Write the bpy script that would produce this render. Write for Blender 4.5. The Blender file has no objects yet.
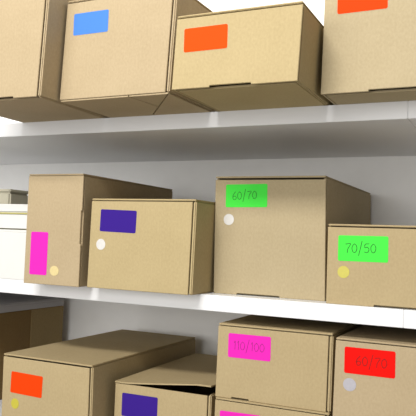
import bpy, bmesh, math, random
from mathutils import Vector, Matrix

scene = bpy.context.scene
COL = scene.collection

# ------------------------------------------------------------------ camera
R_ = Vector((0.9018, 0.4307, 0.0360)); F_ = Vector((-0.4312, 0.9011, 0.0470))
F_.normalize(); R_ = (R_ - F_ * R_.dot(F_)).normalized(); U_ = R_.cross(F_).normalized()
cam_data = bpy.data.cameras.new('camera')
cam_data.sensor_width = 36.0
cam_data.lens = 56.366
cam_data.clip_start = 0.01
cam = bpy.data.objects.new('camera', cam_data)
M_ = Matrix((R_, U_, -F_)).transposed().to_4x4()
M_.translation = Vector((0.0, -1.15474, 0.109))
cam.matrix_world = M_
COL.objects.link(cam)
scene.camera = cam

# ------------------------------------------------------------------ world, lights, exposure
world = bpy.data.worlds.new('world'); scene.world = world
world.use_nodes = True
bg = world.node_tree.nodes['Background']
bg.inputs[0].default_value = (1.0, 0.985, 0.96, 1)
bg.inputs[1].default_value = 0.22

def area(name, loc, target, sx, sy, power, color=(1, 1, 1)):
    d = bpy.data.lights.new(name, 'AREA'); d.shape = 'RECTANGLE'
    d.size = sx; d.size_y = sy; d.energy = power; d.color = color
    o = bpy.data.objects.new(name, d); COL.objects.link(o)
    o.location = loc
    o.rotation_euler = (Vector(target) - Vector(loc)).to_track_quat('-Z', 'Y').to_euler()
    return o
area('front_fill_light', (-1.3, -3.2, 0.55), (-0.6, 0.3, 0.1), 3.0, 1.8, 59, (1.0, 0.985, 0.955))  # unseen fill lamp, added to brighten the fronts and back wall softly
area('ceiling_tube_light', (-0.60, -1.80, 1.62), (-0.55, 0.0, 0.15), 0.9, 0.25, 43, (1.0, 0.985, 0.955))
area('ceiling_rear_tube_light', (-0.6, -0.45, 2.1), (-0.7, 0.3, 0.7), 1.6, 0.4, 16, (1.0, 0.99, 0.97))

vs = scene.view_settings
vs.view_transform = 'Standard'; vs.look = 'None'; vs.gamma = 1.0
vs.use_curve_mapping = False
vs.exposure = 0.35

# ------------------------------------------------------------------ materials
def s2l(c):
    c /= 255.0
    return c / 12.92 if c <= 0.04045 else ((c + 0.055) / 1.055) ** 2.4
def rgb(r, g, b): return (s2l(r), s2l(g), s2l(b), 1.0)

def mat_plain(name, col, rough=0.6, var=0.03, scale=40.0, bump=0.0, spec=0.3, metallic=0.0):
    m = bpy.data.materials.new(name); m.use_nodes = True
    nt = m.node_tree; N = nt.nodes; L = nt.links
    b = N['Principled BSDF']
    b.inputs['Roughness'].default_value = rough
    b.inputs['Metallic'].default_value = metallic
    b.inputs['Specular IOR Level'].default_value = spec
    tc = N.new('ShaderNodeTexCoord')
    nz = N.new('ShaderNodeTexNoise'); nz.inputs['Scale'].default_value = scale; nz.inputs['Detail'].default_value = 4
    L.new(tc.outputs['Object'], nz.inputs['Vector'])
    mx = N.new('ShaderNodeMix'); mx.data_type = 'RGBA'
    mx.inputs[6].default_value = tuple(max(0, c * (1 - var)) for c in col[:3]) + (1,)
    mx.inputs[7].default_value = tuple(min(1, c * (1 + var)) for c in col[:3]) + (1,)
    L.new(nz.outputs['Fac'], mx.inputs[0]); L.new(mx.outputs[2], b.inputs['Base Color'])
    if bump:
        bp = N.new('ShaderNodeBump'); bp.inputs['Strength'].default_value = bump; bp.inputs['Distance'].default_value = 0.001
        L.new(nz.outputs['Fac'], bp.inputs['Height']); L.new(bp.outputs['Normal'], b.inputs['Normal'])
    return m

def mat_kraft(name, col):
    """Corrugated kraft board: fibre flecks, cloudy tone, faint flute lines."""
    m = bpy.data.materials.new(name); m.use_nodes = True
    nt = m.node_tree; N = nt.nodes; L = nt.links
    b = N['Principled BSDF']; b.inputs['Roughness'].default_value = 0.75
    b.inputs['Specular IOR Level'].default_value = 0.2
    tc = N.new('ShaderNodeTexCoord')
    fib = N.new('ShaderNodeTexNoise'); fib.inputs['Scale'].default_value = 260; fib.inputs['Detail'].default_value = 5
    cloud = N.new('ShaderNodeTexNoise'); cloud.inputs['Scale'].default_value = 14; cloud.inputs['Detail'].default_value = 4
    mp = N.new('ShaderNodeMapping'); mp.inputs['Scale'].default_value = (1, 1, 0.7)
    flute = N.new('ShaderNodeTexWave'); flute.bands_direction = 'X'
    flute.inputs['Scale'].default_value = 38; flute.inputs['Distortion'].default_value = 1.5
    L.new(tc.outputs['Object'], mp.inputs['Vector'])
    L.new(mp.outputs['Vector'], fib.inputs['Vector'])
    L.new(tc.outputs['Object'], cloud.inputs['Vector'])
    L.new(tc.outputs['Object'], flute.inputs['Vector'])
    def math_(op, a, bb):
        n = N.new('ShaderNodeMath'); n.operation = op
        for i, v in enumerate((a, bb)):
            if isinstance(v, (int, float)): n.inputs[i].default_value = v
            else: L.new(v, n.inputs[i])
        return n.outputs[0]
    s = math_('ADD', math_('MULTIPLY', fib.outputs['Fac'], 0.75), math_('MULTIPLY', cloud.outputs['Fac'], 0.35))
    s = math_('ADD', s, math_('MULTIPLY', flute.outputs['Fac'], 0.02))
    ramp = N.new('ShaderNodeValToRGB')
    ramp.color_ramp.elements[0].position = 0.35; ramp.color_ramp.elements[1].position = 0.8
    ramp.color_ramp.elements[0].color = (col[0] * .91, col[1] * .90, col[2] * .87, 1)
    ramp.color_ramp.elements[1].color = (min(1, col[0] * 1.08), min(1, col[1] * 1.085), min(1, col[2] * 1.10), 1)
    L.new(s, ramp.inputs['Fac']); L.new(ramp.outputs['Color'], b.inputs['Base Color'])
    bp = N.new('ShaderNodeBump'); bp.inputs['Strength'].default_value = 0.12; bp.inputs['Distance'].default_value = 0.0005
    L.new(s, bp.inputs['Height']); L.new(bp.outputs['Normal'], b.inputs['Normal'])
    return m

KRAFT = mat_kraft('kraft_board', (0.385, 0.299, 0.165))
KRAFT_PINK = mat_kraft('kraft_board_pinkish', (0.392, 0.305, 0.186))
KRAFT_YELLOW = mat_kraft('kraft_board_yellow', (0.405, 0.318, 0.168))
KRAFT_GREY = mat_kraft('kraft_board_greyish', (0.385, 0.312, 0.190))
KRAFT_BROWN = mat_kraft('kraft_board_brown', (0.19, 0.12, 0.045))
SHELF_WHITE = mat_plain('white_laminate', (0.72, 0.72, 0.725, 1), 0.4, 0.02, 12, 0.02, 0.4)
WALL = mat_plain('painted_wall', (0.89, 0.885, 0.87, 1), 0.85, 0.04, 22, 0.15, 0.2)
FLOOR = mat_plain('grey_floor', (0.35, 0.34, 0.32, 1), 0.5, 0.1, 6, 0.05)
INK = mat_plain('pencil_ink', (0.012, 0.014, 0.014, 1), 0.8, 0.0)
def lab(name, *c): return mat_plain(name, tuple(v * 0.68 for v in rgb(*c)[:3]) + (1,), 0.7, 0.03, 300, 0.0, 0.1)
M_BLUE = lab('blue_paper', 84, 142, 235)
M_ORANGE = lab('orange_paper', 250, 84, 6)
M_ORANGE_RED = lab('fluorescent_orange_paper', 255, 72, 0)
M_PINK = lab('fluorescent_pink_paper', 255, 48, 200)
M_PURPLE = lab('violet_paper', 64, 34, 150)
M_GREEN = lab('fluorescent_green_paper', 84, 255, 84)
M_RED = lab('red_paper', 255, 18, 8)
M_DOT_WHITE = mat_plain('pearl_sticker', rgb(196, 193, 188), 0.25, 0.1, 200, 0.1, 0.5)
M_DOT_CREAM = mat_plain('cream_sticker', rgb(202, 184, 130), 0.3, 0.12, 200, 0.1, 0.5)
M_DOT_YELLOW = mat_plain('yellow_sticker', rgb(180, 170, 58), 0.35, 0.1, 200, 0.1, 0.5)
M_DOT_SILVER = mat_plain('silver_sticker', rgb(165, 162, 168), 0.3, 0.12, 200, 0.1, 0.5)
WHITE_CARD = mat_plain('white_card', (0.64, 0.635, 0.61, 1), 0.5, 0.02, 30, 0.03)
OLIVE = mat_plain('olive_card_edge', (0.42, 0.38, 0.13, 1), 0.6, 0.1, 50)
GAP_SHADE = mat_plain('painted_gap_shade', (0.12, 0.11, 0.05, 1), 0.7, 0.1, 50)  # dark colour stands in for shade in the gap between the white cartons
BEIGE = mat_plain('beige_card', (0.40, 0.375, 0.29, 1), 0.7, 0.05, 30)
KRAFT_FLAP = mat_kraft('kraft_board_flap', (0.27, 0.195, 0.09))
GREY_CARD = mat_plain('grey_card', (0.40, 0.385, 0.39, 1), 0.7, 0.06, 30, 0.05)

# ------------------------------------------------------------------ mesh helpers
def add_box(bm, a0, a1, b0, b1, e0, e1, bev=0.0006, seg=1):
    r = bmesh.ops.create_cube(bm, size=1.0)
    for v in r['verts']:
        v.co = Vector((a0 + (v.co.x + .5) * (a1 - a0), b0 + (v.co.y + .5) * (b1 - b0), e0 + (v.co.z + .5) * (e1 - e0)))
    if bev:
        es = list({e for v in r['verts'] for e in v.link_edges})
        bmesh.ops.bevel(bm, geom=es, offset=bev, segments=seg, affect='EDGES', clamp_overlap=True)

def add_prism(bm, pts, b0, b1, axis='y', bev=0.0005):
    """Outline pts in (a,e) extruded over b (axis y), or in (a,b) extruded over e (axis z)."""
    def mk(p, t): return (p[0], t, p[1]) if axis == 'y' else (p[0], p[1], t)
    lo = [bm.verts.new(mk(p, b0)) for p in pts]; hi = [bm.verts.new(mk(p, b1)) for p in pts]
    n = len(pts)
    fs = [bm.faces.new(lo), bm.faces.new(hi[::-1])]
    for i in range(n): fs.append(bm.faces.new((lo[i], hi[i], hi[(i + 1) % n], lo[(i + 1) % n])))
    bmesh.ops.recalc_face_normals(bm, faces=fs)
    if bev:
        es = list({e for f in fs[:2] for e in f.edges})
        bmesh.ops.bevel(bm, geom=es, offset=bev, segments=1, affect='EDGES', clamp_overlap=True)

def obj(name, bm, m, parent=None, shear=0.0):
    if shear:
        for v in bm.verts: v.co.x += shear * v.co.z
    bmesh.ops.recalc_face_normals(bm, faces=bm.faces[:])
    me = bpy.data.meshes.new(name); bm.to_mesh(me); bm.free()
    me.materials.append(m)
    o = bpy.data.objects.new(name, me); COL.objects.link(o)
    if parent: o.parent = parent
    return o

def tag(o, label=None, cat=None, group=None, kind=None):
    if label: o['label'] = label
    if cat: o['category'] = cat
    if group: o['group'] = group
    if kind: o['kind'] = kind
    return o

def thing(name, label, cat, loc, yaw=0.0, group=None):
    o = bpy.data.objects.new(name, None); o.empty_display_size = 0.05
    COL.objects.link(o); o.location = loc; o.rotation_euler = (0, 0, yaw)
    return tag(o, label, cat, group)

def rounded_rect(w, h, r, n=4):
    pts = []
    for cx, cy, a in ((w/2-r, h/2-r, 0), (-w/2+r, h/2-r, 90), (-w/2+r, -h/2+r, 180), (w/2-r, -h/2+r, 270)):
        for k in range(n + 1):
            t = math.radians(a + 90 * k / n); pts.append((cx + r * math.cos(t), cy + r * math.sin(t)))
    return pts

# ------------------------------------------------------------------ structure
bm = bmesh.new(); add_box(bm, -3.2, 2.0, 0.487, 0.55, -0.9, 2.3, 0)
tag(obj('wall_back', bm, WALL), kind='structure')
bm = bmesh.new(); add_box(bm, -3.2, 2.0, -2.6, 0.487, -0.96, -0.9, 0)
tag(obj('floor', bm, FLOOR), kind='structure')

T = 0.0311; D = 0.487; H = 0.36; LZ = -0.34
def shelf(x0, x1, z, label):
    bm = bmesh.new(); add_box(bm, x0, x1, 0.0, D, z - T, z, 0.0008, 2)
    tag(obj('shelf_board', bm, SHELF_WHITE), label, 'shelf', 'white shelf boards on the wall')
SEAM = -0.176
shelf(-2.6, SEAM, H, 'long white shelf board carrying the top row of boxes')
shelf(-2.6, SEAM, 0.0, 'long white shelf board carrying the middle row with green-labelled boxes')
shelf(-2.6, SEAM, LZ, 'long white shelf board under the bottom row, glimpsed at lower left edge')
shelf(SEAM + 0.0003, 0.7, H, 'next white shelf board past the seam at upper right, above middle row')
shelf(SEAM + 0.0003, 0.7, 0.0, 'next white shelf board past the seam at right, below small green-labelled box')
shelf(SEAM + 0.0003, 0.7, LZ, 'lowest white shelf board past the seam, under red-labelled box')

# ------------------------------------------------------------------ handwriting (polylines in a 0..1 high cell)
GLYPH = {
 '0': ([[(.30,.95),(.08,.7),(.05,.35),(.2,.05),(.42,.1),(.55,.4),(.5,.75),(.30,.95)]], .68),
 '1': ([[(.1,.75),(.22,.98),(.2,0)]], .42),
 '5': ([[(.55,.95),(.15,.92),(.1,.55),(.38,.6),(.52,.35),(.38,.06),(.05,.1)]], .68),
 '6': ([[(.45,.98),(.15,.65),(.05,.3),(.2,.02),(.45,.1),(.48,.35),(.25,.45),(.08,.3)]], .64),
 '7': ([[(.02,.9),(.55,.95),(.28,.45),(.2,0)]], .66),
 '/': ([[(.42,1.25),(.05,-.3)]], .6),
}
def strokes(text, height):
    out = []; x = 0.0
    for ch in text:
        ps, w = GLYPH[ch]
        out += [[((px + x) * height, py * height) for px, py in s] for s in ps]
        x += w
    return out, x * height
def smooth(pl, n=4):
    if len(pl) < 3: return pl
    out = []
    for i in range(len(pl) - 1):
        p0 = pl[max(i-1, 0)]; p1 = pl[i]; p2 = pl[i+1]; p3 = pl[min(i+2, len(pl)-1)]
        for k in range(n):
            t = k / n
            out.append(tuple(.5*((2*p1[j]) + (-p0[j]+p2[j])*t + (2*p0[j]-5*p1[j]+4*p2[j]-p3[j])*t*t + (-p0[j]+3*p1[j]-3*p2[j]+p3[j])*t**3) for j in (0, 1)))
    out.append(pl[-1]); return out
def ink_mesh(text, height, width, b):
    bm = bmesh.new(); st, W = strokes(text, height)
    for s in st:
        s = smooth(s); q = []
        for i, p in enumerate(s):
            a = s[max(i-1, 0)]; c = s[min(i+1, len(s)-1)]
            dx, dy = c[0]-a[0], c[1]-a[1]; l = math.hypot(dx, dy) or 1
            nx, ny = -dy/l*width/2, dx/l*width/2
            x, y = p[0]-W/2, p[1]-height/2
            q.append([bm.verts.new((x+nx, b, y+ny)), bm.verts.new((x-nx, b, y-ny)),
                      bm.verts.new((x-nx, b+.0002, y-ny)), bm.verts.new((x+nx, b+.0002, y+ny))])
        for u, v in zip(q, q[1:]):
            for k in range(4): bm.faces.new((u[k], u[(k+1) % 4], v[(k+1) % 4], v[k]))
        bm.faces.new(q[0]); bm.faces.new(q[-1][::-1])
    return bm

# ------------------------------------------------------------------ cardboard boxes
GROUP = 'cardboard boxes on the shelves'
def carton(spec, label, m, strip=True, notch=None, lab_=None, dot=None, lid_gap=0.0016, raised=None, flaps=None, side_slit=None):
    x, y, z, yaw, w, h, d, sh = spec
    t = thing('cardboard_box', label, 'box', (x, y, z), yaw, GROUP)
    ts = 0.0065; tl = 0.0035; ff = 0.0032 if flaps else 0.0
    top = h - tl
    bm = bmesh.new()
    b_side = 0.0012 if strip else 0.0045
    add_box(bm, 0, ts, b_side if not strip else 0.0045, d, ff, top, 0.0018, 3)
    add_box(bm, w - ts, w, b_side, d, ff, top, 0.0022, 3)
    add_box(bm, ts, w - ts, d - 0.005, d, ff, top, 0.0006)
    add_box(bm, ts, w - ts, 0.014, d - 0.005, ff, ff + 0.004, 0.0006)
    obj('body', bm, m, t, sh)
    # front panel with a slot in its lower edge
    r = w - ts - 0.0014 if strip else w
    ft = top - lid_gap
    pts = [(0, ff)]
    if notch:
        n0, n1 = notch; pts += [(n0, ff), (n0 + .001, ff + .003), (n1 - .001, ff + .003), (n1, ff)]
    pts += [(r, ff)]
    if side_slit:
        s0, s1 = side_slit; pts += [(r, s0), (r - .0025, s0 + .001), (r - .0025, s1 - .001), (r, s1)]
    pts += [(r, ft), (0, ft)]
    bm = bmesh.new(); add_prism(bm, pts, 0.0, 0.0042, 'y', 0.0009)
    obj('front_panel', bm, m, t, sh)
    # lid
    bm = bmesh.new()
    if raised is None:
        add_box(bm, 0.0005, w - 0.0005, -0.0006, d, top, h, 0.0011, 2)
    else:
        n, k = 14, 20; grid = {}
        for layer in (0, 1):
            for i in range(n + 1):
                for j in range(k + 1):
                    a = w * i / n; b = -0.002 + (d + .002) * j / k
                    e = top + raised(i / n, j / k) + layer * tl * .8
                    grid[layer, i, j] = bm.verts.new((a, b, e))
        for i in range(n):
            for j in range(k):
                bm.faces.new([grid[1, i, j], grid[1, i+1, j], grid[1, i+1, j+1], grid[1, i, j+1]])
                bm.faces.new([grid[0, i, j], grid[0, i, j+1], grid[0, i+1, j+1], grid[0, i+1, j]])
        for i in range(n):
            bm.faces.new([grid[0, i, 0], grid[0, i+1, 0], grid[1, i+1, 0], grid[1, i, 0]])
            bm.faces.new([grid[0, i, k], grid[1, i, k], grid[1, i+1, k], grid[0, i+1, k]])
        for j in range(k):
            bm.faces.new([grid[0, 0, j], grid[1, 0, j], grid[1, 0, j+1], grid[0, 0, j+1]])
            bm.faces.new([grid[0, n, j], grid[0, n, j+1], grid[1, n, j+1], grid[1, n, j]])
    obj('lid', bm, m, t, sh)
    if flaps:
        for f in flaps:
            bm = bmesh.new(); add_prism(bm, f, 0.0, ff - .0003, 'z', 0.0005); obj('bottom_flap', bm, m, t)
    if lab_:
        ca, ce, lw, lh, ang, lm, lname, text = lab_
        bm = bmesh.new(); add_prism(bm, rounded_rect(lw, lh, 0.003), -0.0002, 0.0002, 'y', 0)
        lo = obj('label', bm, lm, t); lo['label'] = lname
        lo.location = (ca + sh * ce, -0.0002, ce); lo.rotation_euler = (0, -math.radians(ang), 0)
        if text:
            txt, th, da, de, ta, pen = text
            io = obj('handwriting', ink_mesh(txt, th, pen, -0.0005), INK, lo)
            io.location = (da, 0, de); io.rotation_euler = (0, -math.radians(ta), 0)
    if dot:
        ca, ce, rx, rz, dm, dname = dot
        bm = bmesh.new()
        add_prism(bm, [(rx * math.cos(i*math.tau/28), rz * math.sin(i*math.tau/28)) for i in range(28)], -0.0003, 0.0002, 'y', 0.0001)
        do = obj('round_sticker', bm, dm, t); do['label'] = dname
        do.location = (ca + sh * ce, -0.0002, ce)
    return t

LW, LH = 0.086, 0.0452
# top row
carton((-1.0270, -0.2251, H, 0.030, 0.2270, 0.33, 0.42, 0.048), 'unlabelled cardboard box at the left end of the top shelf',
       KRAFT_PINK, True, (0.05, 0.165))
fl = [[(0.002, 0.002), (0.1545, 0.002), (0.1625, 0.094), (0.1115, 0.160), (0.1115, 0.30), (0.002, 0.30)],
      [(0.1570, 0.002), (0.2370, 0.002), (0.1650, 0.0925)],
      [(0.2385, 0.0035), (0.2385, 0.30), (0.1140, 0.30), (0.1140, 0.1615)]]
carton((-0.7960, -0.1664, H, -0.010, 0.2400, 0.194, 0.42, 0.046), 'cardboard box with a blank sky-blue label on the top shelf',
       KRAFT_PINK, True, None, (0.059, 0.146, 0.079, 0.0415, -0.2, M_BLUE, 'sky-blue paper label', None), flaps=fl)
carton((-0.5374, -0.1927, H, 0.0105, 0.2225, 0.1265, 0.42, 0.046), 'low cardboard box with a blank orange label, second from right on top shelf',
       KRAFT_YELLOW, False, (0.07, 0.145), (0.057, 0.083, 0.080, 0.0405, 0.4, M_ORANGE, 'orange paper label', None))
carton((-0.3062, -0.0892, H, 0.006, 0.26, 0.29, 0.42, 0.0163), 'tall cardboard box with an orange label at right end of top shelf',
       KRAFT_GREY, False, (0.08, 0.19), (0.064, 0.156, 0.083, 0.0415, 0.4, M_ORANGE_RED, 'orange paper label', None))
# middle row
carton((-0.9595, -0.0547, 0, 0.0089, 0.1435, 0.2345, 0.3936, 0.0035), 'narrow upright cardboard box with a vertical pink label on the middle shelf',
       KRAFT_PINK, False, None, (0.0375, 0.065, 0.0455, 0.091, 0, M_PINK, 'upright fluorescent pink label', None),
       (0.0805, 0.030, 0.0115, 0.0105, M_DOT_CREAM, 'cream round sticker'), side_slit=(0.088, 0.158), lid_gap=0.0006)
carton((-0.8030, -0.0419, 0, 0.004, 0.2415, 0.1835, 0.40, 0.0175), 'cardboard box with a violet label and white dot on the middle shelf',
       KRAFT_YELLOW, True, None, (0.067, 0.138, LW, LH, -1.4, M_PURPLE, 'violet paper label', None),
       (0.0285, 0.0895, 0.0110, 0.0113, M_DOT_WHITE, 'white pearly round sticker'))
carton((-0.5545, 0.0438, 0, 0.0052, 0.2290, 0.2360, 0.425, -0.0186), 'large cardboard box with a green label reading 60/70 on the middle shelf',
       KRAFT_GREY, False, (0.05, 0.14), (0.068, 0.197, 0.0885, 0.0458, 0.8, M_GREEN, 'fluorescent green label', ('60/70', 0.0165, -0.003, 0.001, 2, 0.0008)),
       (0.031, 0.149, 0.0112, 0.0112, M_DOT_WHITE, 'white pearly round sticker'), lid_gap=0.0036)
carton((-0.3135, 0.0092, 0, 0.0014, 0.25, 0.1440, 0.38, -0.0017), 'low cardboard box with a green label reading 70/50 and a yellow dot',
       KRAFT, False, (0.085, 0.185), (0.064, 0.101, 0.0885, 0.0458, 0.3, M_GREEN, 'fluorescent green label', ('70/50', 0.0170, -0.003, 0.001, 1, 0.0009)),
       (0.0305, 0.058, 0.0108, 0.0108, M_DOT_YELLOW, 'yellow round sticker'), lid_gap=0.0022)
# bottom row
carton((-1.0070, -0.0493, LZ, 0.0062, 0.2340, 0.1840, 0.4734, -0.0139), 'long cardboard box with orange label and yellow dot at lower left',
       KRAFT, True, None, (0.066, 0.125, 0.0847, 0.0450, -1.2, M_ORANGE_RED, 'fluorescent orange label', None),
       (0.037, 0.081, 0.0105, 0.0110, M_DOT_YELLOW, 'yellow round sticker'), lid_gap=0.0032)
def lift(u, v):
    return (0.0165 * min(1, max(0, (u - .12) / .75)) ** 1.1) * (1 - v) ** 1.6
carton((-0.7559, 0.0080, LZ, 0.0261, 0.2181, 0.1470, 0.3951, 0.0), 'cardboard box with violet label and half-open raised lid on the bottom shelf',
       KRAFT, True, None, (0.0595, 0.1007, 0.0834, 0.0470, 0.1, M_PURPLE, 'violet paper label', None), raised=lift)
carton((-0.5265, 0.0050, LZ, 0.0226, 0.2230, 0.1445, 0.40, 0.0119), 'cardboard box carrying another pink-labelled box, only its top edge in view',
       KRAFT, True, None, (0.053, 0.099, 0.0830, 0.0450, 1.0, M_PINK, 'fluorescent pink label', None))
carton((-0.5265, 0.0080, LZ + 0.1447, 0.0226, 0.2250, 0.1415, 0.40, 0.0119), 'cardboard box with pink label reading 110/100, stacked upper on the bottom shelf',
       KRAFT, True, (0.033, 0.069), (0.0655, 0.1015, 0.0860, 0.0458, 0.2, M_PINK, 'fluorescent pink label', ('110/100', 0.0165, 0.0, 0.001, 0, 0.0005)))
carton((-0.2980, 0.0060, LZ, -0.0036, 0.26, 0.2812, 0.40, 0.0185), 'tall cardboard box with red label reading 60/70 at lower right corner',
       KRAFT_PINK, False, None, (0.061, 0.2438, 0.0880, 0.0460, 0.1, M_RED, 'bright red label', ('60/70', 0.0170, 0.004, 0.001, 0, 0.0007)),
       (0.028, 0.201, 0.0116, 0.0114, M_DOT_SILVER, 'silver round sticker'))

# ------------------------------------------------------------------ white cartons at the left of the middle shelf
t = thing('white_carton', 'plain white carton standing on the middle shelf, lower of two at left edge', 'box', (-1.30, 0.0, 0), 0, 'white cartons at the left edge')
bm = bmesh.new(); add_box(bm, 0, 0.305, 0, 0.32, 0, 0.108, 0.0015, 2); obj('body', bm, WHITE_CARD, t)
bm = bmesh.new(); add_box(bm, 0.001, 0.304, 0.001, 0.319, 0.108, 0.1135, 0.0008); obj('lid', bm, WHITE_CARD, t)
t = thing('white_carton', 'flat white carton with olive seam, stacked on another white carton at left edge', 'box', (-1.30, 0.002, 0.1135), 0, 'white cartons at the left edge')
bm = bmesh.new(); add_box(bm, 0.004, 0.298, 0.004, 0.316, 0.0028, 0.036, 0.0008); obj('body', bm, WHITE_CARD, t)
bm = bmesh.new(); add_box(bm, 0.006, 0.296, 0.008, 0.314, 0, 0.0028, 0); obj('base', bm, GAP_SHADE, t)['label'] = 'dark olive strip painted as gap shade'
bm = bmesh.new(); add_box(bm, 0.002, 0.300, 0.0015, 0.318, 0.036, 0.0395, 0.0006); obj('rim', bm, OLIVE, t)['label'] = 'olive card edge'
bm = bmesh.new(); add_box(bm, 0, 0.302, 0, 0.32, 0.0395, 0.059, 0.003, 3); obj('lid', bm, WHITE_CARD, t)
t = thing('beige_carton', 'small beige carton lying on top of the white cartons at left edge', 'box', (-1.342, 0.09, 0.1725), 0)
bm = bmesh.new(); add_box(bm, 0, 0.2, 0, 0.07, 0, 0.034, 0.004, 3); obj('body', bm, BEIGE, t)
bm = bmesh.new(); add_box(bm, -0.001, 0.201, -0.001, 0.071, 0.034, 0.042, 0.003, 3); obj('lid', bm, BEIGE, t)

# ------------------------------------------------------------------ brown carton and grey tray lid under the middle shelf, left
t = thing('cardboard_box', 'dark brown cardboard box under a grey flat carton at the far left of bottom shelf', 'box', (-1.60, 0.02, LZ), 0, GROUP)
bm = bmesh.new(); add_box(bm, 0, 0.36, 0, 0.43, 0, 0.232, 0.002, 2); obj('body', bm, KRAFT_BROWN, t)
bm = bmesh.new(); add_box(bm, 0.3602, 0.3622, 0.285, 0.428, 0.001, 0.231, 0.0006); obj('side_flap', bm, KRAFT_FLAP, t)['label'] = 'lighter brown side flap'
t = thing('grey_carton', 'flat grey carton lying on the dark brown box below the middle shelf', 'box', (-1.60, 0.01, LZ + 0.232), 0)
bm = bmesh.new(); add_box(bm, 0.003, 0.362, 0.003, 0.440, 0, 0.016, 0.001); obj('body', bm, GREY_CARD, t)
bm = bmesh.new(); add_box(bm, 0, 0.366, 0, 0.444, 0.016, 0.0235, 0.003, 3); obj('lid', bm, GREY_CARD, t)
